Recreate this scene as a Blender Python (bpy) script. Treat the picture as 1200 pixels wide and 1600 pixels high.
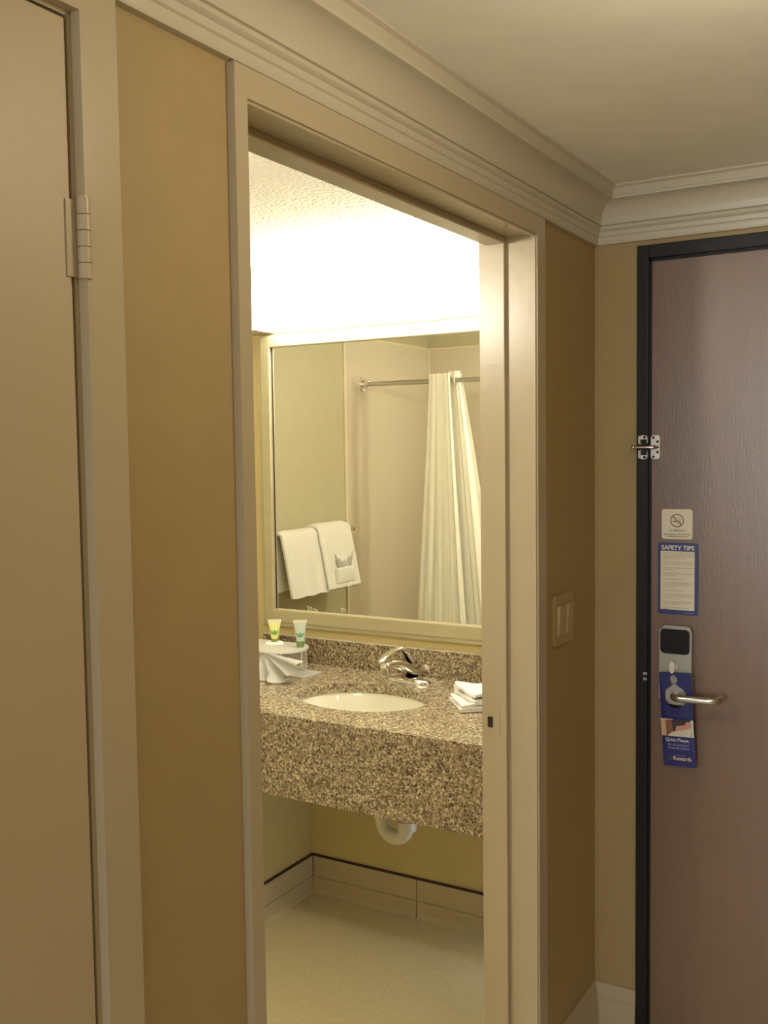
import bpy, bmesh, math, random
from mathutils import Vector, Matrix

for o in list(bpy.data.objects):
    bpy.data.objects.remove(o)
S = bpy.context.scene
COL = S.collection
R = math.radians

# ------------------------------------------------------------------ camera
EYE = Vector((0.0, 0.0, 1.565))
right = Vector((0.508355, -0.861043, -0.013206)).normalized()
up = Vector((0.061163, 0.020810, 0.997911))
fwd = Vector((0.8592, 0.5077, -0.0626)).normalized()
right = (right - fwd * right.dot(fwd)).normalized()
up = right.cross(fwd).normalized()
cam_d = bpy.data.cameras.new('camera')
cam_d.sensor_fit = 'VERTICAL'
cam_d.sensor_height = 36.0
cam_d.lens = 1572.456 / 1600.0 * 36.0
cam_d.clip_start = 0.02
cam = bpy.data.objects.new('camera', cam_d)
COL.objects.link(cam)
cam.matrix_world = Matrix(((right.x, up.x, -fwd.x, EYE.x), (right.y, up.y, -fwd.y, EYE.y),
                           (right.z, up.z, -fwd.z, EYE.z), (0, 0, 0, 1)))
S.camera = cam

# ------------------------------------------------------------------ world, lights, exposure
world = bpy.data.worlds.new('world')
S.world = world
world.use_nodes = True
bg = world.node_tree.nodes['Background']
bg.inputs['Color'].default_value = (0.80, 0.90, 1.0, 1)
bg.inputs['Strength'].default_value = 2.0


def area_light(name, loc, rot, sx, sy, power, color):
    d = bpy.data.lights.new(name, 'AREA')
    d.shape = 'RECTANGLE'
    d.size, d.size_y = sx, sy
    d.energy = power
    d.color = color
    o = bpy.data.objects.new(name, d)
    COL.objects.link(o)
    o.location = loc
    o.rotation_euler = rot
    return o


HALL_LAMP = 7.6        # watts of the hallway ceiling lamp
VANITY = 24.0          # emission strength of the bathroom light cover
WINDOW = 150.0          # daylight through the bedroom window behind the camera
BATH_LAMP = 26.0        # second bathroom ceiling lamp on the shower side
ROOM_LAMP = 12.0       # bedroom lamp behind the camera
area_light('window_daylight', (-4.15, 1.2, 1.45), (0, R(-90), 0), 1.4, 2.6, WINDOW, (0.82, 0.91, 1.0))

S.view_settings.view_transform = 'Standard'
S.view_settings.look = 'None'
S.view_settings.gamma = 1.0
S.view_settings.use_curve_mapping = False
S.view_settings.exposure = 0.0

# ------------------------------------------------------------------ materials


def srgb(r, g, b):
    return tuple(((c / 255) / 12.92 if c / 255 <= 0.04045 else ((c / 255 + 0.055) / 1.055) ** 2.4) for c in (r, g, b)) + (1.0,)


def new_mat(name):
    m = bpy.data.materials.new(name)
    m.use_nodes = True
    nt = m.node_tree
    return m, nt, nt.nodes['Principled BSDF']


def N(nt, t, **kw):
    n = nt.nodes.new(t)
    for k, v in kw.items():
        if k.startswith('i_'):
            n.inputs[k[2:].replace('_', ' ')].default_value = v
        else:
            setattr(n, k, v)
    return n


def mat(name, color, rough=0.5, metal=0.0, var=0.06, scale=12.0, bump=0.0, bscale=200.0, spec=0.5, stretch=None, **extra):
    """plain material with a little object-space colour variation and fine relief"""
    m, nt, p = new_mat(name)
    L = nt.links.new
    tc = N(nt, 'ShaderNodeTexCoord')
    src = tc.outputs['Object']
    if stretch:
        mp = N(nt, 'ShaderNodeMapping')
        mp.inputs['Scale'].default_value = stretch
        L(src, mp.inputs['Vector'])
        src = mp.outputs['Vector']
    no = N(nt, 'ShaderNodeTexNoise', i_Scale=scale, i_Detail=3.0)
    L(src, no.inputs['Vector'])
    mx = N(nt, 'ShaderNodeMix', data_type='RGBA')
    c = color
    mx.inputs['A'].default_value = tuple(min(1, x * (1 - var)) for x in c[:3]) + (1,)
    mx.inputs['B'].default_value = tuple(min(1, x * (1 + var)) for x in c[:3]) + (1,)
    L(no.outputs['Fac'], mx.inputs['Factor'])
    L(mx.outputs['Result'], p.inputs['Base Color'])
    p.inputs['Roughness'].default_value = rough
    p.inputs['Metallic'].default_value = metal
    p.inputs['Specular IOR Level'].default_value = spec
    for k, v in extra.items():
        p.inputs[k.replace('_', ' ')].default_value = v
    if bump:
        bn = N(nt, 'ShaderNodeTexNoise', i_Scale=bscale, i_Detail=2.0)
        L(src, bn.inputs['Vector'])
        b = N(nt, 'ShaderNodeBump', i_Strength=bump, i_Distance=0.002)
        L(bn.outputs['Fac'], b.inputs['Height'])
        L(b.outputs['Normal'], p.inputs['Normal'])
    return m


M = {}
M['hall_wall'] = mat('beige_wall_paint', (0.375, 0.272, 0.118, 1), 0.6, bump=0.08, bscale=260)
M['hall_ceiling'] = mat('ceiling_paint', (0.88, 0.85, 0.74, 1), 0.8, bump=0.3, bscale=300)
M['trim'] = mat('cream_trim_paint', (0.46, 0.38, 0.245, 1), 0.3, var=0.03, bump=0.08, bscale=90)
M['crown'] = mat('cream_crown_paint', (0.53, 0.475, 0.36, 1), 0.34, var=0.03)
M['closet'] = mat('closet_door_paint', (0.47, 0.375, 0.235, 1), 0.46, var=0.04, bump=0.05, bscale=150)
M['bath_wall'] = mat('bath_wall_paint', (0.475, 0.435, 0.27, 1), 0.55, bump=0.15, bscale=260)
M['vanity_wall_lightened'] = mat('lightened_vanity_wall_paint', (0.64, 0.53, 0.25, 1), 0.55, bump=0.08, bscale=260)  # warmer than the bath wall, and lightened to make up for weak light under the vanity
M['surround'] = mat('shower_panel_plastic', (0.58, 0.515, 0.38, 1), 0.35, var=0.03)
M['surround_trim'] = mat('shower_trim_plastic', (0.70, 0.61, 0.40, 1), 0.35, var=0.02)
M['bath_floor'] = mat('bath_floor_vinyl', (0.66, 0.56, 0.32, 1), 0.4, var=0.14, scale=90, bump=0.1)
M['carpet'] = mat('bedroom_carpet', (0.26, 0.20, 0.13, 1), 0.95, var=0.3, scale=120, bump=0.8, bscale=500)
M['hall_tile'] = mat('hall_floor_tile', (0.76, 0.73, 0.65, 1), 0.4, var=0.1, scale=20)
M['tile'] = mat('base_tile', (0.56, 0.47, 0.29, 1), 0.35, var=0.06, scale=20)
M['caulk'] = mat('dark_caulk', (0.045, 0.025, 0.022, 1), 0.7)
M['grout'] = mat('grout', (0.26, 0.20, 0.12, 1), 0.9)
M['frame_champagne'] = mat('champagne_frame', (0.58, 0.52, 0.33, 1), 0.36, metal=0.35, var=0.08, scale=30, stretch=(1, 0.06, 1))
M['door'] = mat('brown_laminate', (0.17, 0.096, 0.052, 1), 0.36, spec=0.8, var=0.10, scale=40, stretch=(1, 1.0, 0.10), bump=0.18, bscale=420)
M['dark_frame'] = mat('dark_door_frame', (0.012, 0.009, 0.009, 1), 0.4, spec=0.3)
M['steel'] = mat('brushed_steel', (0.62, 0.60, 0.55, 1), 0.3, metal=1.0, var=0.05, scale=80)
M['lock_silver'] = mat('satin_silver', (0.40, 0.375, 0.315, 1), 0.36, metal=0.5, var=0.03)
M['plate_silver'] = mat('bright_silver', (0.74, 0.71, 0.64, 1), 0.3, metal=0.35, var=0.03)
M['chrome'] = mat('chrome', (0.82, 0.80, 0.75, 1), 0.07, metal=1.0, var=0.02)
M['black_plastic'] = mat('black_plastic', (0.008, 0.007, 0.007, 1), 0.35, spec=0.25)
M['hole'] = mat('dark_recess', (0.03, 0.02, 0.012, 1), 0.8)
M['porcelain'] = mat('porcelain', (0.80, 0.77, 0.64, 1), 0.12, var=0.01)
M['terry'] = mat('white_terry', (0.92, 0.90, 0.84, 1), 0.95, var=0.05, scale=60, bump=0.7, bscale=700, Sheen_Weight=0.2)
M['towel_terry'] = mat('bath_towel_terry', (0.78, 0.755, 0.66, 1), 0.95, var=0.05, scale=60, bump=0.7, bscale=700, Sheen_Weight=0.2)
M['pvc'] = mat('white_pvc', (0.74, 0.70, 0.58, 1), 0.3, var=0.02)
M['sign_cream'] = mat('sign_cream', (0.76, 0.68, 0.52, 1), 0.45, var=0.02)
M['sign_blue'] = mat('sign_blue', (0.030, 0.040, 0.155, 1), 0.35, var=0.05)
M['hanger_blue'] = mat('hanger_blue', (0.022, 0.028, 0.16, 1), 0.3, var=0.08)
M['ink_red'] = mat('ink_red', (0.26, 0.055, 0.035, 1), 0.5)
M['ink_dark'] = mat('ink_dark', (0.07, 0.05, 0.045, 1), 0.5)
M['ink_grey'] = mat('ink_grey', (0.14, 0.11, 0.09, 1), 0.5)
M['ink_white'] = mat('ink_white', (0.80, 0.76, 0.70, 1), 0.5)
M['ink_lilac'] = mat('ink_lilac', (0.46, 0.42, 0.60, 1), 0.5)
M['ink_gold'] = mat('ink_gold', (0.78, 0.62, 0.36, 1), 0.5)
M['photo_tan'] = mat('photo_tan', (0.56, 0.40, 0.24, 1), 0.4)
M['photo_brown'] = mat('photo_brown', (0.26, 0.10, 0.05, 1), 0.4, var=0.4, scale=120)
M['photo_dark'] = mat('photo_dark', (0.05, 0.035, 0.045, 1), 0.4)
M['photo_skin'] = mat('photo_skin', (0.62, 0.30, 0.20, 1), 0.4, var=0.2, scale=150)
M['photo_sheet'] = mat('photo_sheet', (0.66, 0.60, 0.50, 1), 0.4)
M['switch'] = mat('switch_plastic', (0.40, 0.305, 0.145, 1), 0.35, var=0.02)
M['rocker'] = mat('rocker_plastic', (0.46, 0.37, 0.185, 1), 0.35, var=0.02)
M['tube_yellow'] = mat('tube_yellow', (0.80, 0.78, 0.30, 1), 0.3, var=0.04, Subsurface_Weight=0.0)
M['tube_green'] = mat('tube_green', (0.55, 0.62, 0.50, 1), 0.3, var=0.04)
M['tube_white'] = mat('tube_white', (0.85, 0.82, 0.72, 1), 0.3)
M['tube_seal'] = mat('tube_seal', (0.80, 0.78, 0.66, 1), 0.3)
M['cap_green'] = mat('cap_green', (0.16, 0.28, 0.10, 1), 0.2, Alpha=1.0)
M['cap_lime'] = mat('cap_lime', (0.40, 0.50, 0.10, 1), 0.15, Transmission_Weight=0.5)
M['leaf_green'] = mat('leaf_green', (0.16, 0.42, 0.06, 1), 0.4)
M['leaf_teal'] = mat('leaf_teal', (0.16, 0.36, 0.22, 1), 0.4)
M['lamp_metal'] = mat('lamp_metal', (0.62, 0.55, 0.40, 1), 0.35, metal=0.3)
M['bedroom_wall'] = mat('bedroom_wall_paint', (0.55, 0.44, 0.27, 1), 0.7)


def emitter(name, color, strength):
    m, nt, p = new_mat(name)
    p.inputs['Base Color'].default_value = (0.8, 0.8, 0.75, 1)
    p.inputs['Emission Color'].default_value = color
    p.inputs['Emission Strength'].default_value = strength
    return m


M['opal_on'] = emitter('lit_opal_cover', (1.0, 0.95, 0.78, 1), VANITY)
M['dome_on'] = emitter('lit_dome_glass', (1.0, 0.87, 0.64, 1), 6.0)


def granite():
    m, nt, p = new_mat('speckled_granite')
    L = nt.links.new
    tc = N(nt, 'ShaderNodeTexCoord')
    v1 = N(nt, 'ShaderNodeTexVoronoi', i_Scale=210.0, i_Randomness=1.0)
    no = N(nt, 'ShaderNodeTexNoise', i_Scale=90.0, i_Detail=2.0)
    L(tc.outputs['Object'], no.inputs['Vector'])
    add = N(nt, 'ShaderNodeMix', data_type='VECTOR')
    add.inputs['Factor'].default_value = 0.012
    L(tc.outputs['Object'], add.inputs['A'])
    L(no.outputs['Color'], add.inputs['B'])
    L(add.outputs['Result'], v1.inputs['Vector'])
    sep = N(nt, 'ShaderNodeSeparateColor')
    L(v1.outputs['Color'], sep.inputs['Color'])
    cr = N(nt, 'ShaderNodeValToRGB')
    cr.color_ramp.interpolation = 'CONSTANT'
    e = cr.color_ramp.elements
    cols = [(0.0, (0.085, 0.062, 0.038, 1)), (0.11, (0.17, 0.125, 0.075, 1)), (0.32, (0.30, 0.235, 0.14, 1)),
            (0.52, (0.40, 0.325, 0.205, 1)), (0.70, (0.32, 0.235, 0.165, 1)), (0.84, (0.60, 0.52, 0.34, 1))]
    e[0].position, e[0].color = cols[0]
    e[1].position, e[1].color = cols[1]
    for ps, c in cols[2:]:
        x = e.new(ps)
        x.color = c
    L(sep.outputs['Red'], cr.inputs['Fac'])
    v2 = N(nt, 'ShaderNodeTexNoise', i_Scale=30.0, i_Detail=2.0)
    L(tc.outputs['Object'], v2.inputs['Vector'])
    mr = N(nt, 'ShaderNodeMapRange')
    mr.inputs['To Min'].default_value = 0.8
    mr.inputs['To Max'].default_value = 1.2
    L(v2.outputs['Fac'], mr.inputs['Value'])
    mu = N(nt, 'ShaderNodeMix', data_type='RGBA', blend_type='MULTIPLY')
    mu.inputs['Factor'].default_value = 1.0
    L(cr.outputs['Color'], mu.inputs['A'])
    L(mr.outputs['Result'], mu.inputs['B'])
    L(mu.outputs['Result'], p.inputs['Base Color'])
    p.inputs['Roughness'].default_value = 0.16
    return m


M['granite'] = granite()


def popcorn():
    m, nt, p = new_mat('popcorn_ceiling')
    L = nt.links.new
    tc = N(nt, 'ShaderNodeTexCoord')
    v = N(nt, 'ShaderNodeTexVoronoi', i_Scale=95.0)
    L(tc.outputs['Object'], v.inputs['Vector'])
    no = N(nt, 'ShaderNodeTexNoise', i_Scale=140.0, i_Detail=3.0)
    L(tc.outputs['Object'], no.inputs['Vector'])
    ad = N(nt, 'ShaderNodeMath', operation='SUBTRACT')
    L(no.outputs['Fac'], ad.inputs[0])
    L(v.outputs['Distance'], ad.inputs[1])
    b = N(nt, 'ShaderNodeBump', i_Strength=1.0, i_Distance=0.006)
    L(ad.outputs['Value'], b.inputs['Height'])
    L(b.outputs['Normal'], p.inputs['Normal'])
    p.inputs['Base Color'].default_value = (0.72, 0.68, 0.55, 1)
    p.inputs['Roughness'].default_value = 0.95
    return m


M['popcorn'] = popcorn()


def mirror_mat():
    m, nt, p = new_mat('mirror_silver')
    p.inputs['Base Color'].default_value = (0.90, 0.89, 0.84, 1)
    p.inputs['Metallic'].default_value = 1.0
    p.inputs['Roughness'].default_value = 0.0
    return m


M['mirror'] = mirror_mat()


def curtain_mat():
    m = mat('curtain_fabric', (0.86, 0.83, 0.68, 1), 0.8, var=0.05, scale=25)
    nt = m.node_tree
    p = nt.nodes['Principled BSDF']
    tc = N(nt, 'ShaderNodeTexCoord')
    mp = N(nt, 'ShaderNodeMapping')
    mp.inputs['Scale'].default_value = (1, 1, 1)
    nt.links.new(tc.outputs['Object'], mp.inputs['Vector'])
    w = N(nt, 'ShaderNodeTexChecker', i_Scale=70.0)
    nt.links.new(mp.outputs['Vector'], w.inputs['Vector'])
    b = N(nt, 'ShaderNodeBump', i_Strength=0.35, i_Distance=0.002)
    nt.links.new(w.outputs['Fac'], b.inputs['Height'])
    nt.links.new(b.outputs['Normal'], p.inputs['Normal'])
    return m


M['curtain'] = curtain_mat()


def clear(name, color, alpha_like=0.9, rough=0.05):
    m, nt, p = new_mat(name)
    p.inputs['Base Color'].default_value = color
    p.inputs['Transmission Weight'].default_value = alpha_like
    p.inputs['Roughness'].default_value = rough
    p.inputs['IOR'].default_value = 1.25
    return m


M['acrylic'] = mat('frosted_acrylic', (0.92, 0.90, 0.82, 1), 0.25, var=0.01, Alpha=0.50)
M['acrylic_clear'] = mat('clear_acrylic', (0.92, 0.91, 0.86, 1), 0.12, var=0.01, Alpha=0.28)
M['pane'] = clear('window_glass', (1, 1, 1, 1), 1.0, 0.0)

# ------------------------------------------------------------------ builders


def link(name, bm, m, parent=None, origin=None, smooth=False, angle=35):
    """bm is in world coordinates; origin (or the parent's place) becomes the object's zero"""
    me = bpy.data.meshes.new(name)
    bmesh.ops.recalc_face_normals(bm, faces=bm.faces[:])
    if parent is not None and origin is None:
        org = Vector(parent['_org']) if '_org' in parent else Vector((0, 0, 0))
    elif origin is not None:
        org = Vector(origin)
    else:
        xs = [v.co for v in bm.verts]
        org = Vector(((min(c.x for c in xs) + max(c.x for c in xs)) / 2,
                      (min(c.y for c in xs) + max(c.y for c in xs)) / 2, min(c.z for c in xs)))
    for v in bm.verts:
        v.co -= org
    if smooth:
        for f in bm.faces:
            f.smooth = True
    bm.to_mesh(me)
    bm.free()
    if smooth:
        try:
            me.set_sharp_from_angle(angle=R(angle))
        except Exception:
            pass
    mats = m if isinstance(m, (list, tuple)) else [m]
    for k in mats:
        me.materials.append(M[k])
    o = bpy.data.objects.new(name, me)
    COL.objects.link(o)
    o['_org'] = tuple(org)
    if parent is not None:
        o.parent = parent
        o.location = org - Vector(parent['_org'])
    else:
        o.location = org
    return o


def empty(name, loc):
    o = bpy.data.objects.new(name, None)
    COL.objects.link(o)
    o.location = loc
    o.empty_display_size = 0.05
    o['_org'] = tuple(loc)
    return o


def tag(o, label=None, cat=None, group=None, kind=None):
    if label:
        o['label'] = label
    if cat:
        o['category'] = cat
    if group:
        o['group'] = group
    if kind:
        o['kind'] = kind
    return o


def add_box(bm, x0, x1, y0, y1, z0, z1, bev=0.0, seg=2, mi=0):
    r = bmesh.ops.create_cube(bm, size=1.0)
    vs = r['verts']
    for v in vs:
        v.co = Vector(((x0 + x1) / 2 + v.co.x * (x1 - x0), (y0 + y1) / 2 + v.co.y * (y1 - y0), (z0 + z1) / 2 + v.co.z * (z1 - z0)))
    fs = {f for v in vs for f in v.link_faces}
    for f in fs:
        f.material_index = mi
    if bev:
        es = list({e for v in vs for e in v.link_edges})
        bmesh.ops.bevel(bm, geom=es, offset=bev, segments=seg, affect='EDGES', profile=0.5)
    return bm


def box(name, x0, x1, y0, y1, z0, z1, m, parent=None, bev=0.0, seg=2, origin=None):
    bm = bmesh.new()
    add_box(bm, x0, x1, y0, y1, z0, z1, bev, seg)
    return link(name, bm, m, parent, origin)


def boxes(name, lst, m, parent=None, bev=0.0):
    bm = bmesh.new()
    for b in lst:
        add_box(bm, *b, bev)
    return link(name, bm, m, parent)


def add_tube(bm, pts, rad, n=14, cap=True):
    pts = [Vector(p) for p in pts]
    rads = rad if isinstance(rad, (list, tuple)) else [rad] * len(pts)
    rings = []
    prev = None
    for i, p in enumerate(pts):
        a = pts[max(i - 1, 0)]
        b = pts[min(i + 1, len(pts) - 1)]
        t = (b - a).normalized()
        if prev is None:
            u = t.orthogonal().normalized()
        else:
            u = (prev - t * prev.dot(t))
            u = u.normalized() if u.length > 1e-6 else t.orthogonal().normalized()
        prev = u
        w = t.cross(u)
        rings.append([bm.verts.new(p + (u * math.cos(2 * math.pi * k / n) + w * math.sin(2 * math.pi * k / n)) * rads[i]) for k in range(n)])
    for i in range(len(rings) - 1):
        for k in range(n):
            bm.faces.new((rings[i][k], rings[i][(k + 1) % n], rings[i + 1][(k + 1) % n], rings[i + 1][k]))
    if cap:
        bm.faces.new(rings[0])
        bm.faces.new(rings[-1])
    return bm


def tube(name, pts, rad, m, parent=None, n=14, origin=None):
    bm = bmesh.new()
    add_tube(bm, pts, rad, n)
    return link(name, bm, m, parent, origin, smooth=True, angle=50)


def prism(bm, outline, axis, a, b, mi=0):
    """outline: list of (u, v); axis 'x' -> (y, z), 'y' -> (x, z), 'z' -> (x, y)"""
    def P(u, v, w):
        return {'x': (w, u, v), 'y': (u, w, v), 'z': (u, v, w)}[axis]
    lo = [bm.verts.new(P(u, v, a)) for u, v in outline]
    hi = [bm.verts.new(P(u, v, b)) for u, v in outline]
    n = len(outline)
    fs = [bm.faces.new(lo), bm.faces.new(hi)]
    for i in range(n):
        fs.append(bm.faces.new((lo[i], lo[(i + 1) % n], hi[(i + 1) % n], hi[i])))
    for f in fs:
        f.material_index = mi
    return bm


def rrect(u0, u1, v0, v1, r, n=5):
    pts = []
    for cu, cv, a0 in ((u1 - r, v1 - r, 0), (u0 + r, v1 - r, 90), (u0 + r, v0 + r, 180), (u1 - r, v0 + r, 270)):
        for k in range(n + 1):
            a = R(a0 + 90 * k / n)
            pts.append((cu + r * math.cos(a), cv + r * math.sin(a)))
    return pts


def plate(name, outline, axis, a, b, m, parent=None, bev=0.0, origin=None):
    bm = bmesh.new()
    prism(bm, outline, axis, a, b)
    if bev:
        fs = [f for f in bm.faces if len(f.verts) == len(outline)]
        es = list({e for f in fs for e in f.edges})
        bmesh.ops.bevel(bm, geom=es, offset=bev, segments=2, affect='EDGES', profile=0.5)
    return link(name, bm, m, parent, origin)


# ------------------------------------------------------------------ measures (metres; floor z = 0)
D = 0.844      # hallway wall plane (y)
XW = 2.490     # entry wall plane (x)
XM = 2.874     # mirror wall plane (x)
HC = 2.194     # hallway ceiling
BC = 2.215     # bathroom ceiling
YB = 0.966     # bathroom side of the hallway wall
YF = 2.75      # towel wall of the bathroom
XS = 0.55      # shower back wall
JL, JR, JT = 1.066, 2.079, 2.030   # doorway opening
CL, CR, CT = 0.335, 0.785, 2.032   # closet opening

# ------------------------------------------------------------------ hallway and bedroom shell
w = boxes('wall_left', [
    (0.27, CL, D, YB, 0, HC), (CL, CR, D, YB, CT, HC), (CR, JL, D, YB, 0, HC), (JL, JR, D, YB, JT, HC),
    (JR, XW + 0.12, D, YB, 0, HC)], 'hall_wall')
tag(w, 'beige hallway wall holding the closet door and the bathroom doorway', 'wall', kind='structure')
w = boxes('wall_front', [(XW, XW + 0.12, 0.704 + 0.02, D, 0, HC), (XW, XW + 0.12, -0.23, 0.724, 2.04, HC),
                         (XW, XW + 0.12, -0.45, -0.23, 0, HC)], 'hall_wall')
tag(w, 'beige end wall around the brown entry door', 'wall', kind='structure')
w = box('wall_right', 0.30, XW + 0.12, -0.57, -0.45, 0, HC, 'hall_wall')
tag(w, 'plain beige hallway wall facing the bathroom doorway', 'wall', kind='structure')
w = boxes('wall_back', [(-4.12, -4.0, -2.0, -0.1, 0, 2.5), (-4.12, -4.0, 2.5, 3.1, 0, 2.5),
                        (-4.12, -4.0, -0.1, 2.5, 0, 0.75), (-4.12, -4.0, -0.1, 2.5, 2.15, 2.5)], 'bedroom_wall')
tag(w, 'bedroom end wall with the daylight window', 'wall', kind='structure')
w = boxes('wall_bedroom', [(-4.0, 0.30, -2.12, -2.0, 0, 2.5), (0.30, 0.42, -2.0, -0.57, 0, 2.5), (-4.0, 0.22, 3.0, 3.12, 0, 2.5),
                           (0.27, 0.39, YB, 3.0, 0, 2.5), (0.10, 0.40, -2.0, 3.0, HC + 0.02, 2.5)], 'bedroom_wall')
tag(w, 'tan side walls of the bedroom beyond the hallway', 'wall', kind='structure')
c = box('ceiling', 0.10, XW + 0.12, -0.57, YB, HC, HC + 0.02, 'hall_ceiling')
tag(c, 'low cream painted hallway ceiling', 'ceiling', kind='structure')
c = box('ceiling_bedroom', -4.12, 0.42, -2.12, 3.12, 2.5, 2.55, 'hall_ceiling')
tag(c, 'higher cream ceiling over the bedroom', 'ceiling', kind='structure')
f = box('floor', 0.10, XW + 0.12, -0.57, D, -0.05, 0.0, 'hall_tile')
tag(f, 'cream tiled floor of the entry hallway', 'floor', kind='structure')
f = boxes('floor_carpet', [(-4.12, 0.10, -2.12, D, -0.05, 0.0), (0.10, 0.42, -2.12, -0.57, -0.05, 0.0)], 'carpet')
tag(f, 'brown carpet of the bedroom', 'floor', kind='structure')
f = box('floor_bedroom', -4.12, 0.10, D, 3.12, -0.05, 0.0, 'carpet')
tag(f, 'brown carpet at the bedroom window', 'floor', kind='structure')
f = box('floor_bathroom', XS - 0.12, XM + 0.12, D, YF + 0.12, -0.05, 0.0, 'bath_floor')
tag(f, 'tan bathroom floor under the vanity', 'floor', kind='structure')
wn = empty('window_1', (-4.06, 1.2, 0.75))
tag(wn, 'white framed bedroom window letting in daylight', 'window', kind='structure')
boxes('window_frame', [(-4.09, -4.03, -0.1, -0.05, 0.75, 2.15), (-4.09, -4.03, 2.45, 2.5, 0.75, 2.15), (-4.09, -4.03, 1.18, 1.22, 0.75, 2.15),
                       (-4.09, -4.03, -0.1, 2.5, 0.75, 0.80), (-4.09, -4.03, -0.1, 2.5, 2.10, 2.15)], 'trim', wn)

# crown moulding: profile as (distance from wall, height)
cove = [(0.024 + 0.040 * (1 - math.cos(R(90 * k / 8))), 2.112 + 0.050 * math.sin(R(90 * k / 8))) for k in range(9)]
crown = [(0.0, 2.066), (0.011, 2.066), (0.013, 2.070), (0.013, 2.083), (0.016, 2.086), (0.017, 2.096), (0.020, 2.098),
         (0.023, 2.102), (0.023, 2.108), (0.020, 2.111)] + cove + \
        [(0.067, 2.163), (0.067, 2.169), (0.064, 2.171), (0.066, 2.177), (0.071, 2.186), (0.078, 2.190), (0.078, HC), (0.0, HC)]


def run(name, profile, path, m, parent=None):
    """sweep a closed (p, z) profile; path lists functions p -> (x, y)"""
    bm = bmesh.new()
    rings = [[bm.verts.new((*g(p), z)) for p, z in profile] for g in path]
    n = len(profile)
    for i in range(len(rings) - 1):
        for k in range(n):
            bm.faces.new((rings[i][k], rings[i][(k + 1) % n], rings[i + 1][(k + 1) % n], rings[i + 1][k]))
    bm.faces.new(rings[0])
    bm.faces.new(rings[-1])
    return link(name, bm, m, parent, smooth=True, angle=28)


t = run('trim_1', crown, [lambda p: (0.27, D - p), lambda p: (XW - p, D - p)], 'crown')
tag(t, 'cream stepped crown moulding running above the bathroom doorway', 'crown moulding', kind='structure')
t = run('trim_2', crown, [lambda p: (XW - p, D - p), lambda p: (XW - p, -0.45)], 'crown')
tag(t, 'paler crown moulding above the brown entry door', 'crown moulding', kind='structure')
base = [(0.0, 0.0), (0.016, 0.0), (0.016, 0.105), (0.013, 0.112), (0.013, 0.122), (0.010, 0.126), (0.010, 0.134), (0.007, 0.142),
        (0.006, 0.155), (0.003, 0.160), (0.0, 0.160)]
t = run('baseboard_left', base, [lambda p: (2.122, D - p), lambda p: (XW - p, D - p)], 'trim')
tag(t, 'cream moulded baseboard under the light switch', 'baseboard', kind='structure')
t = run('baseboard_front', base, [lambda p: (XW - p, D - p), lambda p: (XW - p, 0.733)], 'trim')
tag(t, 'short cream baseboard between the corner and the entry door frame', 'baseboard', kind='structure')
t = run('baseboard_wall', base, [lambda p: (0.838, D - p), lambda p: (1.044, D - p)], 'trim')
tag(t, 'cream baseboard between closet and bathroom doorway', 'baseboard', kind='structure')

# ------------------------------------------------------------------ bathroom doorway trim
FY = D - 0.013
tr = empty('trim_3', (1.57, D, 0))
tag(tr, 'cream painted casing and jamb around the bathroom doorway', 'door casing', kind='structure')
for ol in ([(1.044, 0), (1.070, 0), (1.070, 2.024), (1.044, 2.064)], [(2.073, 0), (2.120, 0), (2.120, 2.064), (2.073, 2.024)],
           [(1.044, 2.064), (1.070, 2.024), (2.073, 2.024), (2.120, 2.064)]):
    bm = bmesh.new()
    prism(bm, ol, 'y', FY, D)
    link('casing_board', bm, 'trim', tr)
boxes('casing_bead', [(2.069, 2.073, FY + 0.004, D, 0, 2.024), (1.070, 2.069, FY + 0.004, D, 2.0195, 2.024)], 'trim', tr)
# jambs line the wall thickness, stops in front of the door's place
boxes('jamb', [(JL, JL + 0.004, D, YB, 0, JT)], 'trim', tr)
jr = boxes('jamb', [(JR - 0.004, JR, D, YB, 0, JT)], 'trim', tr)
boxes('jamb', [(JL, JR, D, YB, JT - 0.004, JT)], 'trim', tr)
box('door_stop', JL + 0.004, JL + 0.012, 0.905, YB, 0, JT - 0.004, 'trim', tr, 0.0015)
box('door_stop', JR - 0.016, JR - 0.004, 0.905, YB, 0, JT - 0.004, 'trim', tr, 0.0015)
box('door_stop', JL + 0.012, JR - 0.016, 0.905, 0.950, JT - 0.019, JT - 0.004, 'trim', tr, 0.0015)
sx = JR - 0.016
sp = empty('strike_plate', (sx, 0.94, 0.94))
sp.parent = tr
sp.location = Vector((sx, 0.94, 0.94)) - tr.location
bm = bmesh.new()
prism(bm, rrect(0.921, 0.962, 0.912, 0.974, 0.004), 'x', sx - 0.0012, sx)
link('strike_face', bm, 'trim', sp)
box('latch_hole', sx - 0.0022, sx - 0.0005, 0.938, 0.951, 0.930, 0.954, 'hole', sp)
for zz in (0.922, 0.964):
    tube('screw', [(sx - 0.002, 0.944, zz), (sx - 0.0005, 0.944, zz)], 0.0022, 'trim', sp, 10)

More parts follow.
